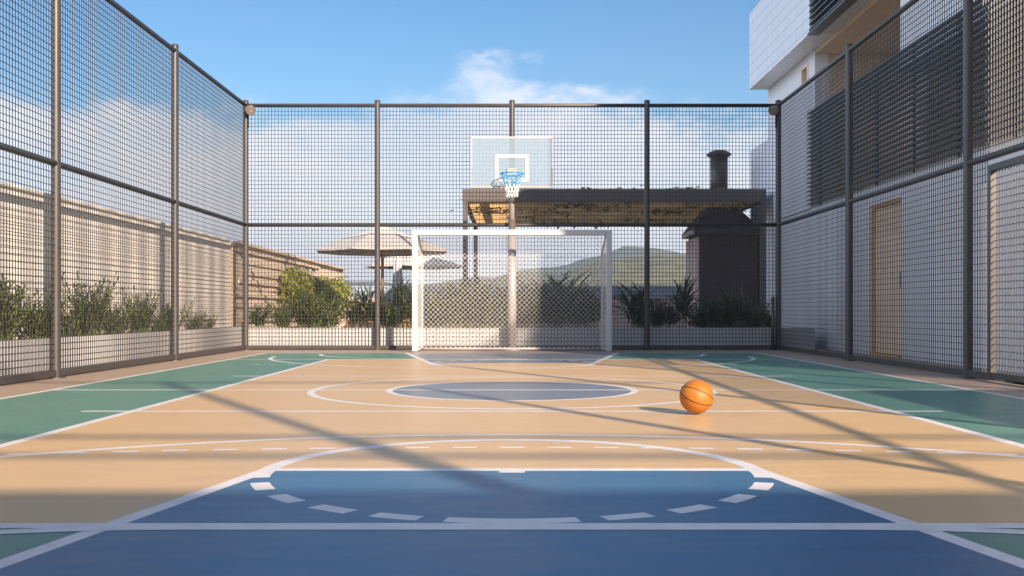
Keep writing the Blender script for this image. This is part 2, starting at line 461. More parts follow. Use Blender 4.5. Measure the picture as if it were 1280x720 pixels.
# ------------------------------------------------------------------ basketball hoop
py_ = 16.335
hp = thing('basketball_hoop', (0,py_,0), 'basketball hoop on grey pole, frosted clear backboard and blue white net', 'basketball hoop')
p = MB().tube((0,py_,0),(0,py_,1.93),.070,n=24); p.lathe((0,py_,0),[(.15,.0),(.15,.012),(.072,.014)],24)
pole = p.build('pole', M['steel'], hp, smooth=True)
p = MB().tube((0,py_,1.90),(0,py_,3.22),.041,n=20); p.build('upper_pole', M['steel'], hp, smooth=True)
MB().lathe((0,py_,1.925),[(.07,0),(.055,.003),(.055,.16),(.042,.165)],24).build('collar', M['lamp_case'], hp, smooth=True)
by = 15.87
z0b, z1b, hw = 2.545, 3.315, .632
bd = MB().box(-hw+.015,hw-.015,by-.008,by+.008,z0b+.02,z1b-.015).build('backboard', M['acrylic'], hp)
e = MB(); e.box(-hw,hw,by-.013,by+.013,z1b-.015,z1b+.012); 
for s in (-1,1): e.box(min(s*hw,s*(hw-.015)),max(s*hw,s*(hw-.015)),by-.013,by+.013,z0b+.30,z1b-.0155)
e.build('white_edge', M['goal'], bd)
e = MB(); e.box(-hw,hw,by-.018,by+.018,z0b-.012,z0b+.02)
for s in (-1,1): e.box(min(s*(hw+.004),s*(hw-.016)),max(s*(hw+.004),s*(hw-.016)),by-.018,by+.018,z0b+.0205,z0b+.30)
e.build('edge_channel', M['steel'], bd)
e = MB(); a,b_,w_ = .262,.20,.055
sz0,sz1 = 2.63,3.055
yf = by-.0125
def pl(x0,x1,z0,z1): e.box(x0,x1,yf,yf+.004,z0,z1)
pl(-a,a,sz1-w_,sz1); pl(-a,-a+w_,sz0,sz1-w_); pl(a-w_,a,sz0,sz1-w_); pl(-a+w_,a-w_,sz0,sz0+w_)
e.build('target_square', M['goal'], bd)
ar = MB()
for z in (2.72,3.12): ar.tube((0,py_,z),(0,by+.03,z),.025,n=8)
ar.box(-.045,.045,by+.009,by+.05,2.6,3.28)
ar.build('support_arm', M['steel'], hp)
rz, ry, rr = 2.725, 15.64, .172
rm = MB(); rm.path([(rr*math.cos(2*math.pi*i/40), ry+rr*math.sin(2*math.pi*i/40), rz) for i in range(40)], .0105, 8, True)
for s in (-1,1): rm.tube((s*.07,by-.03,rz-.03),(s*.12,ry+.12,rz),.008,n=6)
rim = rm.build('rim', M['rim'], hp, smooth=True)
MB().box(-.075,.075,by-.03,by-.013,rz-.06,rz+.115).build('rim_bracket', M['steel'], rim, bevel=.004)
def hoopnet(t0,t1,name,m):
    b = MB(); N_ = 12; prof = lambda t: rr - (rr-.088)*min(1,t*1.25)**.8 + .006*max(0,t-.8)
    for k in range(N_):
        for d in (1,-1):
            pts = []
            for i in range(13):
                t = t0+(t1-t0)*i/12
                a = 2*math.pi*(k/N_) + d*t*2*math.pi/N_*3.0
                pts.append((prof(t)*math.cos(a), ry+prof(t)*math.sin(a), rz-.01-.345*t))
            b.path(pts, .0045, 4)
    return b.build(name, m, hp)
hoopnet(0,.45,'upper_net',M['bluecord']); hoopnet(.45,1,'lower_net',M['cord'])

# ------------------------------------------------------------------ ball
br_ = .1025
bl = thing('basketball', (1.117,6.20,.0085), 'orange pebbled basketball resting on the tan court', 'ball')
me = bpy.data.meshes.new('ball_body'); bm = bmesh.new(); bmesh.ops.create_uvsphere(bm, u_segments=64, v_segments=40, radius=br_)
for f_ in bm.faces: f_.smooth = True
bm.to_mesh(me); bm.free(); me.materials.append(M['ball'])
bo = bpy.data.objects.new('ball_body', me); C.objects.link(bo); bo.parent = bl; bo.location = (0,0,br_)
sm = MB(); rs = br_*.9985
def seam(P3):
    A,B,D = [Vector(p).normalized() for p in P3]
    nn = (B-A).cross(D-A).normalized(); dd = nn.dot(A); cc_ = nn*dd; r_ = math.sqrt(1-dd*dd)
    u = nn.orthogonal().normalized(); v = nn.cross(u)
    sm.path([tuple((cc_+(u*math.cos(t)+v*math.sin(t))*r_)*rs + Vector((0,0,br_))) for t in [2*math.pi*i/96 for i in range(96)]], .0026, 6, True)
def fr_(x,z): return (x,-math.sqrt(max(0,1-x*x-z*z)),z)
seam((fr_(-.55,.60),fr_(.33,.29),fr_(.94,-.17)))
seam((fr_(-.92,.14),fr_(-.02,-.34),fr_(.86,-.42)))
seam(((.3,.95,.1),(-.5,.4,-.75),(.75,.1,-.65)))
ORG[bl.name] = (0,0,0)
sm.build('seam', M['black'], bl, smooth=True)

# ------------------------------------------------------------------ planters and left wall
pl_ = thing('planter', (-4.5,6,0), 'long low white planter along the foot of the beige left wall', 'planter', None)
MB().box(-4.43,-4.36,Y0,16.56,0,.372).build('planter_wall', M['white_plaster'], pl_, bevel=.006)
MB().box(-4.69,-4.431,Y0,16.56,.0,.33).build('soil', M['soil'], pl_)
pb = thing('planter', (0,16.9,0), 'low white planter running behind the end fence and the goal', 'planter')
MB().box(-4.69,4.9,16.565,16.65,0,.352).build('planter_wall', M['white_plaster'], pb, bevel=.006)
MB().box(-4.6,4.9,16.651,17.5,0,.31).build('soil', M['soil'], pb)
MB().box(-4.6,4.9,17.501,17.58,0,.34).build('planter_kerb', M['white_plaster'], pb)
lw = thing('garden_wall', (-4.8,6,0), 'beige plaster boundary wall behind the left fence, striped by the fence shadow', 'wall')
MB().box(-4.95,-4.69,Y0,16.95,0,1.765).build('wall_body', M['beige_plaster'], lw)
MB().box(-4.97,-4.672,Y0,16.95,1.7655,1.815).build('coping', M['beige_plaster'], lw, bevel=.008)
cw = thing('clad_wall', (-4.7,22,0), 'timber clad wall with uneven projecting boards beyond the left corner of the court', 'wall')
MB().box(-4.85,-4.62,17.0,28,0,1.74).build('wall_body', M['board'], cw)
z = .30
random.seed(3)
while z < 1.72:
    h = random.choice((.07,.09,.12,.15)); d = random.uniform(.015,.06); y1 = random.uniform(24,28); y0 = 17.02+random.choice((0,0,.25,.5))
    MB().box(-4.6195,-4.6195+d,y0,y1,z,z+h*.55).build('board', M['board'], cw)
    z += h+.035
MB().box(-4.87,-4.52,17.0,28.02,1.7405,1.79).build('cap_board', M['board'], cw)

# ------------------------------------------------------------------ plants
def blade(mb, p, d, L, w, droop, n=3, fold=0):
    d = Vector(d).normalized(); up = Vector((0,0,1))
    s = d.cross(up)
    s = s.normalized() if s.length > .05 else Vector((1,0,0))
    s = (Matrix.Rotation(random.uniform(-.7,.7),3,d) @ s)
    prof = {3:[.35,1,.75,.04],2:[.4,1,.04],4:[.35,.9,1,.6,.03]}[n]
    m = len(mb.v); q = Vector(p)
    for i in range(n+1):
        mb.v.append(tuple(q - s*w*prof[i]/2)); mb.v.append(tuple(q + s*w*prof[i]/2))
        d = (d - up*droop/n).normalized(); q = q + d*L/n
    for i in range(n): mb.f.append((m+2*i, m+2*i+1, m+2*i+3, m+2*i+2))

def shrub_proto(seed, H, W_, nst, name, loc, label, leafm, LL=.085, LW=.024, group=None):
    random.seed(seed)
    fo = MB(); st = MB()
    for k in range(nst):
        a = random.uniform(0,2*math.pi); ln = H*random.uniform(.5,1.0); lean = random.uniform(.05,.75)*W_/H
        base = Vector((random.uniform(-.35,.35)*W_*.5, random.uniform(-.35,.35)*W_*.5, 0))
        pts = []; 
        for i in range(7):
            t = i/6
            pts.append(base + Vector((math.cos(a)*lean*ln*t**1.3, math.sin(a)*lean*ln*t**1.3, ln*t)) + Vector((random.uniform(-.01,.01),random.uniform(-.01,.01),0)))
        st.path(pts, .0045, 4)
        m_ = int(ln/.020)
        for i in range(m_):
            t = .16+.84*(i+random.random())/m_
            j = min(5,int(t*6)); p = pts[j].lerp(pts[j+1], t*6-j)
            ta = (pts[j+1]-pts[j]).normalized(); b = random.uniform(0,2*math.pi)
            d = Vector((math.cos(b),math.sin(b),random.uniform(.1,1.2))) + ta*.4
            blade(fo, p, d, LL*random.uniform(.6,1.3)*(1.1-.4*t), LW*random.uniform(.7,1.2), random.uniform(.1,.7), 2)
    t = thing(name, (0,0,0), label, 'shrub', group)
    fo.build('foliage', leafm, t); st.build('stems', M['stem'], t)
    t.location = loc
    return t
def strap_proto(seed, H, nfan, name, label, leafm, group=None, nl=16, LW=.035):
    random.seed(seed); fo = MB(); st = MB()
    for k in range(nfan):
        a = random.uniform(0,6.28); ln = H*random.uniform(.25,.62); base = Vector((random.uniform(-.14,.14),random.uniform(-.14,.14),0))
        top = base + Vector((math.cos(a)*.3*ln, math.sin(a)*.3*ln, ln))
        st.path([base, base.lerp(top,.5)+Vector((.01,0,0)), top], .008, 5)
        for i in range(nl):
            b = random.uniform(0,6.28); t = random.uniform(.3,1)
            d = Vector((math.cos(b),math.sin(b),random.uniform(.5,2.6)*(.4+.6*t)))
            blade(fo, base.lerp(top,t), d, H*random.uniform(.32,.55), LW*random.uniform(.7,1.2), random.uniform(.3,1.1), 4)
    t = thing(name, (0,0,0), label, 'plant', group)
    fo.build('foliage', leafm, t); st.build('stems', M['stem'], t)
    return t

GA = 'leafy shrubs in the left planter'
GB = 'plants in the planter behind the end fence'
S = [shrub_proto(11,.62,.95,44,'planter_shrub',(0,0,0),'x',M['leafA'],group=GA),
     shrub_proto(12,.50,.90,40,'planter_shrub',(0,0,0),'x',M['leafA'],group=GA),
     shrub_proto(13,.72,1.0,50,'planter_shrub',(0,0,0),'x',M['leafA'],group=GA)]
left_spots = [  # y, proto, scale, label
 (13.75,0,.78,'leafy shrub in the left planter right behind the second fence post from the corner'),
 (13.2,1,.62,'low shrub in the left planter just left of the second fence post from the corner'),
 (12.55,2,.86,'tall leafy shrub between the low shrubs in the middle of the left planter'),
 (11.75,1,.95,'low shrub in the left planter just right of the tallest bush'),
 (11.0,2,1.02,'tallest bushy shrub in the left planter, right of the nearest visible fence post'),
 (10.4,1,.72,'low shrub in the left planter touching the nearest visible fence post on its right'),
 (9.85,1,.95,'sparse shrub in the left planter just left of the nearest visible fence post'),
 (9.10,0,1.12,'dense shrub in the left planter cut by the left edge of the photo'),
 (15.4,1,.55,'tiny shrub nearest the corner post in the left planter'),
 (14.7,1,.66,'small dark shrub midway between second fence post and corner post, left planter'),
]
used = set()
for y,k,s,lab in left_spots:
    if k not in used:
        o = S[k]; used.add(k); o.location = (-4.54,y,.33); o.rotation_euler = (0,0,random.uniform(0,6)); o['label'] = lab
        o.rotation_euler = (0,0,0); o.scale = (.36*s,1.4*s,s)
    else:
        o = copy_tree(S[k], (-4.54,y,.33), math.pi*random.choice((0,1)), (.36*s,1.4*s,s), lab)

T = [strap_proto(21,1.05,8,'strap_leaf_plant','x',M['leafB'],GB),
     strap_proto(22,.90,9,'strap_leaf_plant','x',M['leafB'],GB,20,.028),
     strap_proto(23,1.15,7,'strap_leaf_plant','x',M['leafB'],GB,18,.04)]
U = [shrub_proto(31,.74,.95,52,'planter_shrub',(0,0,0),'x',M['leafA'],.10,.028,GB),
     shrub_proto(32,.62,.95,50,'planter_shrub',(0,0,0),'x',M['leafA'],.10,.026,GB)]
def X_(px,y): return (px-640)/1280*y
back_spots = [ # px, y, ('t'|'u', idx), scale, label
 (322,17.0,'t',1,.62,'spiky plant behind the end fence close to the left corner post'),
 (352,17.05,'u',1,.75,'low shrub behind the end fence, left of the climbing plant'),
 (380,17.15,'u',0,.90,'dark shrub right below the yellow-green climbing plant'),
 (406,16.95,'u',1,.98,'dark shrub behind the end fence at the right foot of the climbing plant'),
 (443,17.0,'t',1,.80,'spiky dark plant left of the second post of the end fence'),
 (466,17.1,'t',0,.86,'tall strappy plant just behind the second post of the end fence'),
 (488,16.95,'t',1,.70,'small spiky plant under the closed parasol'),
 (509,17.1,'t',2,.82,'strappy plant behind the end fence just left of the left goal post'),
 (535,17.0,'u',1,1.0,'shrub behind the goal net beside its left post'),
 (562,17.0,'u',0,.95,'shrub behind the left half of the goal net, second from its left post'),
 (592,17.05,'u',0,1.08,'sunlit shrub behind the middle of the left half of the goal net'),
 (620,16.95,'u',1,1.12,'shrub behind the goal net just left of the hoop pole'),
 (657,17.0,'u',0,.95,'shrub behind the goal net just right of the hoop pole'),
 (680,17.1,'t',1,.95,'dark strappy plant behind the right half of the goal net, nearest the hoop pole'),
 (712,17.0,'t',2,.98,'tallest strappy plant behind the right half of the goal net'),
 (738,17.1,'t',0,.85,'dark strappy plant behind the goal net beside its right post'),
 (790,17.05,'t',2,.80,'spiky dark plant between the goal and the fourth post of the end fence'),
 (822,17.1,'u',0,.66,'low dark shrub just right of the fourth post of the end fence'),
 (853,17.0,'t',2,.86,'tall dark strappy plant at the left side of the brick barbecue'),
 (888,17.05,'t',1,.80,'dark strappy plant in front of the left half of the brick barbecue'),
 (918,17.0,'t',0,.82,'dark strappy plant in front of the middle of the brick barbecue'),
 (945,17.1,'u',1,.78,'dark shrub in front of the right edge of the brick barbecue'),
 (800,17.25,'u',1,.80,'low dark shrub between the spiky plant and the fourth post of the end fence'),
 (838,17.2,'t',1,.70,'short dark strappy plant left of the tall one beside the brick barbecue'),
 (905,17.25,'u',0,.72,'dark shrub among the strappy plants before the brick barbecue'),
 (872,17.2,'u',1,.70,'dark shrub at the front left corner of the brick barbecue'),
 (665,17.25,'t',2,.86,'dark strappy plant right behind the hoop pole'),
 (725,17.25,'u',0,.90,'dense dark shrub behind the right end of the goal net'),
 (697,17.25,'u',1,1.0,'dense dark shrub behind the middle of the right half of the goal net'),
 (964,17.0,'u',1,.55,'small shrub behind the end fence at the right corner post'),
]
used = set(); random.seed(5)
for px,y,ty,k,s,lab in back_spots:
    src = (T if ty == 't' else U)[k]; loc = (X_(px,y),y,.31); rz = random.uniform(0,6.28); sc = (s*1.18,s*.7,s*1.08)
    if (ty,k) not in used:
        used.add((ty,k)); src.location = loc; src.rotation_euler = (0,0,rz); src.scale = sc; src['label'] = lab
    else: copy_tree(src, loc, rz, sc, lab)

# climbing plant on the clad wall
random.seed(9)
vp = thing('climbing_plant', (-4.6,22,0), 'yellow-green climbing plant spilling down the timber clad wall', 'plant')
fo = MB(); st = MB()
for k in range(430):
    y = 19.9+6.4*random.random()**1.0
    top = 1.47-.10*(y-19.2)/7.4 - .16*abs(noise.noise((y*.9,1,2)))*2
    z = top - (top-.55)*random.random()**1.25*(.55+.45*noise.noise((y*.7,0,5)))
    p = Vector((-4.50+random.uniform(-.03,.16), y, z))
    d = Vector((random.uniform(.2,1), random.uniform(-.8,.8), random.uniform(-.2,.8)))
    # a drooping frond: small leaflets along a bent stalk
    q = p.copy(); dd = d.normalized()
    pts = [q.copy()]
    for i in range(5):
        dd = (dd - Vector((0,0,.30))).normalized(); q = q + dd*.075; pts.append(q.copy())
    st.path(pts, .004, 3)
    for i in range(len(pts)-1):
        for s in range(3):
            b = random.uniform(0,6.28)
            blade(fo, pts[i].lerp(pts[i+1],s/3), Vector((math.cos(b),math.sin(b),-.2))+dd*.8, .12, .032, .6, 2)
fo.build('foliage', M['leafC'], vp); st.build('stems', M['stem'], vp)

# ------------------------------------------------------------------ parasols
def parasol(x, y, rad, zb, zt_, label, rot=0):
    t = thing('parasol', (x,y,0), label, 'parasol', 'open parasols on the terrace')
    n = 8
    def pt(i, r, z): 
        a = 2*math.pi*(i+.5)/n + rot; return (x+r*math.cos(a), y+r*math.sin(a), z)
    cv = MB()
    K = 6
    for i in range(n):
        for k in range(K):
            t0, t1 = k/K, (k+1)/K
            def zz(t): return zt_-(zt_-zb)*(t**1.12)
            a0,b0 = pt(i,rad*t0,zz(t0)), pt(i+1,rad*t0,zz(t0)); a1,b1 = pt(i,rad*t1,zz(t1)), pt(i+1,rad*t1,zz(t1))
            def mid(a,b,t): 
                v = (Vector(a)+Vector(b))/2; v.z -= .015*t; return tuple(v)
            if k == 0: cv.poly([a0,a1,mid(a1,b1,t1)]); cv.poly([a0,mid(a1,b1,t1),b1])
            else:
                cv.poly([a0,a1,mid(a1,b1,t1),mid(a0,b0,t0)]); cv.poly([mid(a0,b0,t0),mid(a1,b1,t1),b1,b0])
        a1, b1 = pt(i,rad,zb), pt(i+1,rad,zb); m1 = (Vector(a1)+Vector(b1))/2; m1.z -= .015
        for u,v in ((a1,m1),(m1,b1)):
            u = Vector(u); v = Vector(v); cv.poly([u,v,v-Vector((0,0,.035)),u-Vector((0,0,.035))])
    cv.lathe((x,y,zt_-.03),[(.20,0-.045),(.12,.02),(.0005,.06)],8)
    o = cv.build('canopy', M['canvas'], t)
    so = o.modifiers.new('thick','SOLIDIFY'); so.thickness = .006
    MB().tube((x,y,0.05),(x,y,zt_-.02),.032,n=12).build('pole', M['teak'], t, smooth=True)
    for i in range(n):
        MB().tube(pt(i,.05,zt_-.06),pt(i,rad*.98,zb-.028),.013,n=6).build('rib', M['wood'], t)
        MB().tube(pt(i,.04,zb-.12),pt(i,rad*.5,(zt_+zb)/2-.035),.011,n=6).build('strut', M['wood'], t)
    MB().lathe((x,y,0),[(.30,0),(.30,.05),(.05,.07),(.045,.25)],20).build('base', M['louver'], t, smooth=False)
parasol(-2.655, 21.0, 1.40, 1.86, 2.36, 'large cream open parasol on a teak pole, nearer of the two', .1)
parasol(-2.71, 28.3, 1.36, 1.86, 2.35, 'smaller looking cream open parasol behind the nearer one', .3)
# closed parasol
cp = thing('closed_parasol', (-2.74,24.5,0), 'folded white parasol hanging in loose drapes beside the open one', 'parasol')
c = MB(); n = 20; K = 12
prof = [(0.02,2.08),(.045,2.0),(.07,1.85),(.085,1.6),(.10,1.35),(.12,1.05),(.15,.80)]
base = len(c.v)
for r,z in prof:
    for i in range(n*2):
        a = math.pi*i/n; rr_ = r*(1+.28*math.cos(a*7)); c.v.append((-2.74+rr_*math.cos(a), 24.5+rr_*math.sin(a), z+(-.05*math.cos(a*7) if z<1 else 0)))
for k in range(len(prof)-1):
    for i in range(n*2):
        j=(i+1)%(n*2); c.f.append((base+k*n*2+i,base+k*n*2+j,base+(k+1)*n*2+j,base+(k+1)*n*2+i))
c.build('folded_canopy', M['white_plaster'], cp, smooth=True)
MB().tube((-2.74,24.5,0),(-2.74,24.5,2.12),.025,n=10).build('pole', M['goal'], cp)
MB().lathe((-2.74,24.5,0),[(.25,0),(.25,.05),(.04,.06)],20).build('base', M['louver'], cp)
# terrace chair and table
def chair(x,y,rz,label):
    t = thing('wooden_chair', (0,0,0), label, 'chair', 'wooden terrace chairs')
    for i in range(4):
        sx = -1 if i%2 else 1; sy = -1 if i//2 else 1
        MB().box(sx*.22-.02,sx*.22+.02,sy*.20-.02,sy*.20+.02,0,.80 if sy>0 else .60).build('leg', M['teak'], t)
    MB().box(-.199,.199,-.24,.179,.40,.435).build('seat', M['teak'], t)
    b = MB()
    for k in range(4): b.box(-.199,.199,.185,.212,.50+k*.08,.55+k*.08)
    b.build('backrest', M['teak'], t)
    for s in (-1,1): MB().box(s*.22-.028,s*.22+.028,-.25,.175,.6005,.625).build('armrest', M['teak'], t)
    t.location = (x,y,0); t.rotation_euler = (0,0,rz); ORG[t.name] = (x,y,0)
    return t
chair(-2.12, 18.9, 2.6, 'teak armchair behind the spiky plant left of the goal')
chair(-2.9, 19.8, .6, 'teak armchair half hidden by plants under the large parasol')
tb = thing('wooden_table', (-2.35,20.2,0), 'small teak table on the terrace beneath the large parasol', 'table')
MB().box(-2.72,-2.02,19.85,20.55,.69,.725).build('tabletop', M['teak'], tb, bevel=.006)
for sx in (-2.67,-2.07):
    for sy in (19.9,20.5): MB().box(sx-.022,sx+.022,sy-.022,sy+.022,0,.6895).build('leg', M['teak'], tb)

# ------------------------------------------------------------------ pergola
px0, px1, py0, py1, pz = -.97, 4.97, 20.0, 25.9, 2.76
pg = thing('pergola', (2,23,0), 'dark steel pergola with timber slat roof over the terrace behind the court', 'pergola')
f = MB()
f.box(px0,px1,py0,py0+.10,pz,pz+.25); f.box(px0,px1,py1-.10,py1,pz,pz+.25)
f.box(px0,px0+.10,py0+.10,py1-.10,pz+.001,pz+.249); f.box(px1-.10,px1,py0+.10,py1-.10,pz+.001,pz+.249)
f.build('roof_frame', M['pergola'], pg, bevel=.008)
for (x,y) in ((px0+.055,py0+.055),(px1-.055,py0+.055),(px0+.055,py1-.055),(px1-.055,py1-.055)):
    MB().box(x-.05,x+.05,y-.05,y+.05,0,pz-.001).build('post', M['pergola'], pg)
s = MB(); y = py0+.18
while y < py1-.16:
    s.box(px0+.101,px1-.101,y,y+.085,pz+.03,pz+.075); y += .185
s.build('roof_slats', M['wood'], pg)
s = MB()
for k in range(6):
    x = px0+.5+k*.98; s.box(x,x+.06,py0+.101,py1-.101,pz+.0755,pz+.19)
s.build('rafters', M['wood'], pg)
random.seed(17)
vn = thing('climbing_vine', (2,23,pz), 'leafy vine trailing over and through the pergola roof slats', 'vine')
fo = MB(); st = MB()
for k in range(120):
    cx, cy = random.uniform(px0+.2,px1-.2), random.uniform(py0+.3,py1-.3)
    if noise.noise((cx*.8,cy*.8,0)) < -.05: continue
    for i in range(34):
        p = Vector((cx+random.gauss(0,.16), cy+random.gauss(0,.16), pz+.2+random.gauss(0,.055)))
        if random.random() < .25: p.z = pz+random.uniform(-.03,.05)
        b = random.uniform(0,6.28)
        blade(fo, p, (math.cos(b),math.sin(b),random.uniform(-.6,.8)), .13, .07, .5, 2)
    st.path([(cx-.4,cy,pz+.2),(cx,cy+.05,pz+.23),(cx+.4,cy-.05,pz+.2)], .008, 4)
for k in range(9):      # sprigs over the front fascia
    cx = random.choice((.3,1.4,2.2,3.15,3.3,3.5,4.1))+random.uniform(-.1,.1)
    for i in range(14):
        b = random.uniform(0,6.28)
        blade(fo, (cx+random.gauss(0,.08),py0+.15+random.uniform(0,.2),pz+.24+random.uniform(0,.06)), (math.cos(b),math.sin(b),.4), .1, .05, .4, 2)
fo.build('foliage', M['leafD'], vn); st.build('stems', M['bark'], vn)

# ------------------------------------------------------------------ barbecue
bq = thing('brick_barbecue', (4.55,21.7,0), 'dark brick barbecue with sloping metal hood under the pergola', 'barbecue')
bx0,bx1,by0,by1 = 3.86,5.04,21.0,22.4
MB().box(bx0,bx1,by0,by1,0,2.20).build('brick_body', M['brick'], bq)
MB().box(bx0-.05,bx0-.001,by0+.06,by1,0,2.15).build('side_panel', M['pinkish'], bq)
MB().box(bx0-.14,bx1+.06,by0-.07,by1+.05,2.201,2.31).build('cornice', M['hood'], bq, bevel=.008)
MB().frustum((bx0-.13,bx1+.05,by0-.06,by1+.04),2.311,(4.14,4.64,21.4,22.0),2.86).build('hood', M['hood'], bq)
MB().tube((4.385,21.7,2.861),(4.385,21.7,3.93),.185,n=28).build('flue', M['hood'], bq, smooth=True)
MB().lathe((4.385,21.7,3.88),[(.19,.0),(.262,.045),(.262,.065),(.20,.115),(.10,.15),(.001,.155)],28).build('flue_cap', M['hood'], bq, smooth=True)

# ------------------------------------------------------------------ terrace guard
gd = thing('terrace_guard', (0,27,0), 'pinkish parapet topped by blue-grey glass panels at the terrace edge', 'parapet')
MB().box(-4.6,4.9,26.95,27.2,-.1,.97).build('parapet_wall', M['pinkish'], gd)
k = 6
for i in range(k):
    a = -4.6+9.5*i/k
    MB().box(a+.02,a+9.5/k-.02,27.06,27.08,.971,1.29).build('glass_panel', M['guard'], gd)

# ------------------------------------------------------------------ apartment building on the right
bd_ = thing('apartment_building', (6,15,0), 'white apartment building with dark louvre screens and tiled upper storey', 'building')
BX, BY0, BY1, LV = 5.15, 7.75, 22.0, 17.55
dy0, dy1, dz = 13.55, 14.75, 2.14
w = MB()
w.box(BX,BX+.3,BY0,dy0,0,2.38); w.box(BX,BX+.3,dy1,BY1,0,2.38); w.box(BX,BX+.3,dy0,dy1,dz,2.38)
w.build('ground_floor_wall', M['bld'], bd_)
w = MB(); w.box(BX-.03,BX+.02,LV+.02,BY1,2.3805,4.06); w.box(BX+.0205,BX+.4,LV+.02,BY1,2.3805,4.055); w.build('stair_wall', M['bld'], bd_)
w = MB()  # recessed storey at X=5.5 with a loggia opening
RX = 5.5
wy0, wy1, wz0, wz1 = 18.98, 19.42, 4.86, 5.22
w.box(RX,RX+.25,18.6,wy0,4.0,5.38); w.box(RX,RX+.25,wy1,BY1,4.0,5.38); w.box(RX,RX+.25,wy0,wy1,4.0,wz0); w.box(RX,RX+.25,wy0,wy1,wz1,5.38)
w.build('upper_wall', M['bld'], bd_)
MB().box(RX,RX+.25,BY0,14.5,4.0,5.38).build('upper_wall', M['bld'], bd_)
fr = MB()
for a,b_,c_,d_ in ((wy0,wy0+.05,wz0,wz1),(wy1-.05,wy1,wz0,wz1),(wy0+.05,wy1-.05,wz0,wz0+.05),(wy0+.05,wy1-.05,wz1-.05,wz1)): fr.box(RX-.025,RX+.12,a,b_,c_,d_)
win = fr.build('window', M['bld_tan'], bd_)
MB().box(RX+.08,RX+.09,wy0+.05,wy1-.05,wz0+.05,wz1-.05).build('pane', M['dark_glass'], win)
lg = MB(); lg.box(7.0,7.2,BY0,18.9,2.38,5.38); lg.box(RX+.26,7.0,18.62,18.88,2.381,5.379); lg.box(RX+.26,7.0,14.2,14.5,2.381,5.379)
lg.box(RX+.01,7.0,14.5,18.6,5.30,5.378)
lg.build('loggia_lining', M['bld_beige'], bd_)
sl = MB()
sl.box(BX,7.0,BY0,18.6,2.3815,2.46); sl.build('balcony_slab', M['bld'], bd_)
gd2 = MB(); gd2.box(6.96,6.985,15.2,16.6,2.47,4.6); gd2.box(6.96,6.985,10.0,12.0,2.47,4.6); gd2.build('balcony_door', M['dark_glass'], bd_)
lv = MB(); z = 2.44
while z < 4.05:
    lv.frustum((BX-.10,BX-.022,BY0+.02,LV),z,(BX-.096,BX-.024,BY0+.02,LV),z+.022); z += .074
y = BY0+.05
while y < LV: lv.box(BX-.019,BX+.01,y,y+.04,2.40,4.06); y += 1.32
lv.build('louver_screen', M['louver'], bd_)
ub = MB(); ub.box(5.10,9,LV,BY1,5.381,7.0); ub.build('tiled_storey', M['tile'], bd_)
MB().box(5.22,5.247,BY0,LV-.002,5.382,7.0).build('gap_shade_panel', M['louver'], bd_)  # dark sheet added so the louvre gaps read as shade
ub = MB(); ub.box(5.25,9,BY0,LV-.001,5.381,7.0); ub.build('upper_storey', M['bld'], bd_)
MB().box(5.06,5.25,BY0,LV-.001,5.345,5.3805).build('soffit_edge', M['louver'], bd_)
lv = MB(); z = 5.42
while z < 6.98:
    lv.frustum((5.08,5.18,BY0+.02,LV-.02),z,(5.085,5.18,BY0+.02,LV-.02),z+.03); z += .105
lv.build('louver_screen', M['louver'], bd_)
w = MB(); w.box(7.3,12,BY0,BY1,0,5.378); w.box(BX+.3,7.3,BY0,BY0+.25,0,2.38); w.box(BX+.3,7.3,BY1-.25,BY1,0,2.38)
w.box(BX,7.3,BY0+.001,BY0+.25,2.4605,5.34); w.box(RX+.25,7.3,BY1-.25,BY1,2.39,5.378)  # recess end closed, out of view, to keep sun off the louvres
w.build('core_wall', M['bld'], bd_)
dr = MB(); dr.box(BX+.07,BX+.12,dy0+.04,dy1-.04,.04,1.70); door = dr.build('door', M['bld_tan'], bd_)
MB().box(BX+.08,BX+.11,dy0+.04,dy1-.04,1.705,dz-.04).build('transom', M['bld_beige'], door)
fr = MB(); fr.box(BX+.03,BX+.2,dy0,dy0+.04,0,dz); fr.box(BX+.03,BX+.2,dy1-.04,dy1,0,dz); fr.box(BX+.03,BX+.2,dy0+.04,dy1-.04,dz-.04,dz); fr.box(BX-.02,BX+.2,dy0+.041,dy1-.041,0,.04)
fr.build('door_frame', M['wood'], door)
MB().tube((BX+.04,dy0+.13,.95),(BX+.04,dy0+.13,1.15),.012,n=8).build('handle', M['steel'], door)

# ------------------------------------------------------------------ what stands behind the camera and throws the near shadow
rw = thing('end_wall', (1,-4.3,0), 'plain white wall closing the near end of the court', 'wall')
MB().box(-5.2,9.5,-4.6,-4.2,0,3.46).build('wall_body', M['bld'], rw)
ff = thing('roof_railing', (1,-4.2,0), 'tall steel railing frame on the near end wall', 'railing')
for x in (4.4,1.0,-2.6,-5.1): MB().tube((x,-4.4,3.46),(x,-4.4,5.97),.055 if x>4 else .03,n=12).build('post', M['fence'], ff)
for z in (3.93,4.23,5.95): MB().tube((-5.1,-4.4,z),(9,-4.4,z),.028,n=10).build('rail', M['fence'], ff)
sb = thing('low_outbuilding', (6.5,0,0), 'low white outbuilding outside the right fence near the gate', 'building')
MB().box(5.3,9,-4.1,3.60,0,1.92).build('wall', M['bld'], sb)
MB().box(5.25,9.05,-4.1,3.65,1.921,2.0).build('roof', M['louver'], sb)

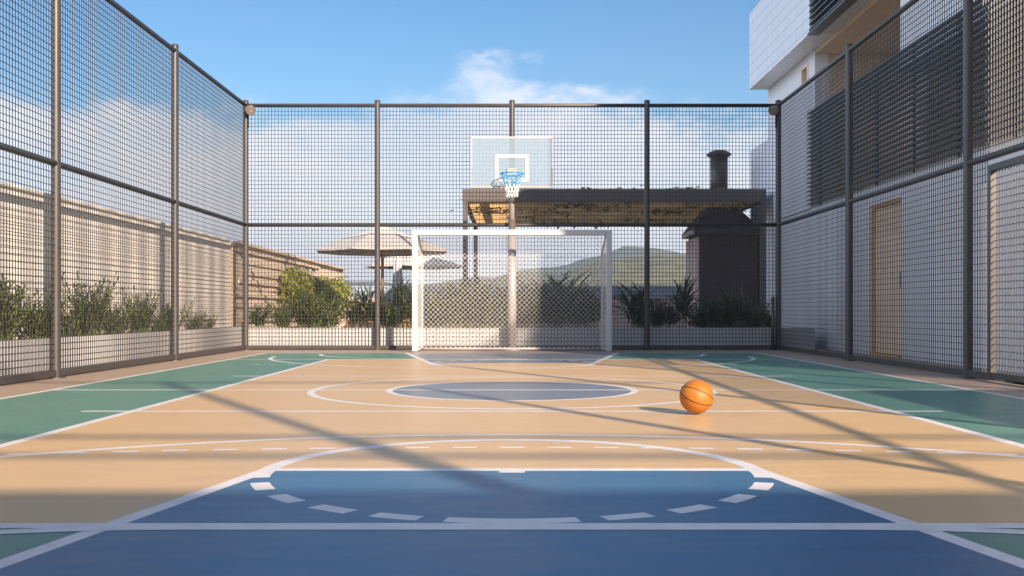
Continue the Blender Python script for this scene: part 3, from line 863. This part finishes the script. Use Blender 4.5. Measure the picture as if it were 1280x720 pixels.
# ------------------------------------------------------------------ hills
def ridge(name, prof, Y, depth, m, amp, seed, nx=160, ny=18):
    b = MB(); xs_ = [p[0] for p in prof]
    x0, x1 = xs_[0], xs_[-1]; base = len(b.v)
    def H(px):
        for (a,ya),(c,yc) in zip(prof,prof[1:]):
            if a <= px <= c:
                t = (px-a)/(c-a); t = t*t*(3-2*t); y_ = ya+(yc-ya)*t; break
        return .63+(388.5-y_)/1280*Y
    for j in range(ny+1):
        v = j/ny
        for i in range(nx+1):
            px = x0+(x1-x0)*i/nx; h = H(px)
            s_ = math.sin(math.pi*min(1,v*.5/.6)) if v < .6 else math.cos(math.pi*.5*(v-.6)/.4)
            s_ = math.sin(math.pi*.5*v/.6) if v < .6 else math.cos(math.pi*.5*(v-.6)/.4)
            x = (px-640)/1280*Y; y = Y-depth*.6+depth*v
            z = h*s_ + amp*noise.fractal((x*.02+seed,y*.02,seed),1.0,2.0,5)*s_ + amp*.35*noise.noise((x*.25,y*.25,seed))*s_
            b.v.append((x,y,z-.5))
    for j in range(ny):
        for i in range(nx):
            q0 = base+j*(nx+1)+i; b.f.append((q0,q0+1,q0+nx+2,q0+nx+1))
    return struct(b.build(name, m, smooth=True))
ridge('hills', [(-900,372),(-100,366),(300,362),(430,356),(530,354),(610,346),(650,338),(690,341),(760,324),(820,318),(870,321),(1000,312),(1300,320),(2200,340)], 190, 90, M['hill'], .9, 3.1, 420, 26)
ridge('mountains', [(-1200,360),(0,352),(200,345),(420,349),(520,352),(600,350),(680,340),(740,322),(790,309),(850,316),(960,318),(1200,330),(2400,350)], 420, 200, M['far_hill'], 2.4, 8.7, 200, 18)

# ------------------------------------------------------------------ haze
hz = MB().box(-1400,1400,-320,700,-1.3,34).build('haze', None); tag(hz, kind='stuff')
m = bpy.data.materials.new('pale_air'); m.use_nodes = True; nt = m.node_tree
for nd in list(nt.nodes):
    if nd.type == 'BSDF_PRINCIPLED': nt.nodes.remove(nd)
pv = nt.nodes.new('ShaderNodeVolumePrincipled'); pv.inputs['Color'].default_value = (.80,.87,1,1); pv.inputs['Density'].default_value = .0013
pv.inputs['Anisotropy'].default_value = .3
nt.links.new(pv.outputs[0], nt.nodes['Material Output'].inputs['Volume'])
hz.data.materials.append(m)

# ------------------------------------------------------------------ sky, sun
wd = bpy.data.worlds.new('World'); scn.world = wd; wd.use_nodes = True
nt = wd.node_tree; L = nt.links.new; N = nt.nodes.new
bg = nt.nodes['Background']; bg.inputs[1].default_value = .067
sd = Vector((1,-1.8,.8)).normalized()
sk = N('ShaderNodeTexSky'); sk.sky_type = 'NISHITA'; sk.sun_disc = False
sk.sun_elevation = math.asin(sd.z); sk.sun_rotation = math.atan2(sd.x, sd.y)
sk.air_density = 1.0; sk.dust_density = .6; sk.ozone_density = 2.0
tc = N('ShaderNodeTexCoord'); sp = N('ShaderNodeSeparateXYZ'); L(tc.outputs['Generated'], sp.inputs[0])
def math_(op, a, b=None, c=None, clamp=False):
    nd = N('ShaderNodeMath'); nd.operation = op; nd.use_clamp = clamp
    for i,v in enumerate((a,b,c)):
        if v is None: continue
        if isinstance(v,(int,float)): nd.inputs[i].default_value = v
        else: L(v, nd.inputs[i])
    return nd.outputs[0]
x_, z_ = sp.outputs[0], sp.outputs[2]
mp = N('ShaderNodeMapping'); mp.inputs['Scale'].default_value = (1,1,2.1); L(tc.outputs['Generated'], mp.inputs[0])
n1 = N('ShaderNodeTexNoise'); n1.inputs['Scale'].default_value = 12; n1.inputs['Detail'].default_value = 10; n1.inputs['Roughness'].default_value = .62
L(mp.outputs[0], n1.inputs['Vector'])
n2 = N('ShaderNodeTexNoise'); n2.inputs['Scale'].default_value = 4.2; n2.inputs['Detail'].default_value = 6
mp2 = N('ShaderNodeMapping'); mp2.inputs['Scale'].default_value = (1,1,3.4); mp2.inputs['Location'].default_value = (3.1,1.7,.4); L(tc.outputs['Generated'], mp2.inputs[0]); L(mp2.outputs[0], n2.inputs['Vector'])
# cloud bank: top height depends on bearing; raised far left, out of view, for fill
xa = math_('SUBTRACT', x_, .0); g1 = math_('POWER', 2.718, math_('MULTIPLY', math_('MULTIPLY', xa, xa), -75.0))
xb = math_('ADD', x_, .22); g2 = math_('POWER', 2.718, math_('MULTIPLY', math_('MULTIPLY', xb, xb), -14.0))
wl = N('ShaderNodeMapRange'); wl.interpolation_type = 'SMOOTHSTEP'; wl.inputs['From Min'].default_value = -.45; wl.inputs['From Max'].default_value = -.75; wl.inputs['To Max'].default_value = .42
L(x_, wl.inputs[0])
top = math_('ADD', math_('ADD', math_('MULTIPLY', g1, .044), .184), math_('ADD', math_('MULTIPLY', g2, .006), wl.outputs[0]))
dz_ = math_('SUBTRACT', top, z_)
dn = math_('ADD', dz_, math_('MULTIPLY', math_('SUBTRACT', n1.outputs[0], .5), .13))
mask = N('ShaderNodeMapRange'); mask.interpolation_type = 'SMOOTHSTEP'; mask.inputs['From Min'].default_value = -.008; mask.inputs['From Max'].default_value = .032
L(dn, mask.inputs[0])
den = N('ShaderNodeMapRange'); den.interpolation_type = 'SMOOTHSTEP'; den.inputs['From Min'].default_value = .34; den.inputs['From Max'].default_value = .60; den.inputs['To Min'].default_value = .62; den.inputs['To Max'].default_value = .98
L(n2.outputs[0], den.inputs[0])
fac0 = math_('MULTIPLY', mask.outputs[0], den.outputs[0])
# scattered cloud added higher up and behind, out of view, to lift ambient light
hi = N('ShaderNodeMapRange'); hi.interpolation_type = 'SMOOTHSTEP'; hi.inputs['From Min'].default_value = .34; hi.inputs['From Max'].default_value = .55
L(z_, hi.inputs[0])
hn = N('ShaderNodeMapRange'); hn.interpolation_type = 'SMOOTHSTEP'; hn.inputs['From Min'].default_value = .42; hn.inputs['From Max'].default_value = .58; hn.inputs['To Max'].default_value = .2
n3 = N('ShaderNodeTexNoise'); n3.inputs['Scale'].default_value = 2.6; n3.inputs['Detail'].default_value = 7; L(tc.outputs['Generated'], n3.inputs['Vector']); L(n3.outputs[0], hn.inputs[0])
fac = math_('MAXIMUM', fac0, math_('MULTIPLY', hi.outputs[0], hn.outputs[0]))
cc = N('ShaderNodeMix'); cc.data_type = 'RGBA'; cc.inputs['A'].default_value = (5.9,6.4,7.4,1); cc.inputs['B'].default_value = (8.1,7.8,7.75,1)
L(n1.outputs[0], cc.inputs['Factor'])
mx = N('ShaderNodeMix'); mx.data_type = 'RGBA'; L(fac, mx.inputs['Factor']); hs = N('ShaderNodeHueSaturation'); hs.inputs['Saturation'].default_value = 1.32; L(sk.outputs[0], hs.inputs['Color']); L(hs.outputs[0], mx.inputs['A']); bw = N('ShaderNodeMapRange'); bw.interpolation_type = 'SMOOTHSTEP'; bw.inputs['From Min'].default_value = -.5; bw.inputs['From Max'].default_value = -.8; bw.inputs['To Max'].default_value = 1.0
L(x_, bw.inputs[0])
cw_ = N('ShaderNodeMix'); cw_.data_type = 'RGBA'; L(bw.outputs[0], cw_.inputs['Factor']); L(cc.outputs['Result'], cw_.inputs['A']); cw_.inputs['B'].default_value = (15.3,17.6,22.4,1)  # unseen left-hand cloud brightened as added fill for the shaded building
L(cw_.outputs['Result'], mx.inputs['B'])
L(mx.outputs['Result'], bg.inputs[0])

sl_ = bpy.data.lights.new('sun', 'SUN'); sl_.energy = 5; sl_.angle = R(.65); sl_.color = (1,.81,.63)
so_ = bpy.data.objects.new('sun', sl_); C.objects.link(so_); so_.rotation_euler = sd.to_track_quat('Z','Y').to_euler(); so_.location = (8,-14,12)

# ------------------------------------------------------------------ camera
cd = bpy.data.cameras.new('camera'); cam = bpy.data.objects.new('camera', cd); C.objects.link(cam)
cam.location = (0,0,.63); cam.rotation_euler = (R(90),0,0); cd.sensor_width = 36; cd.lens = 36
cd.shift_y = 28.5/1280; cd.clip_start = .05; cd.clip_end = 5000
scn.camera = cam
scn.view_settings.view_transform = 'Standard'; scn.view_settings.look = 'None'; scn.view_settings.gamma = 1
scn.view_settings.exposure = 1.2
scn.cycles.max_bounces = 8; scn.cycles.transparent_max_bounces = 24; scn.cycles.volume_bounces = 0
scn.cycles.use_denoising = True
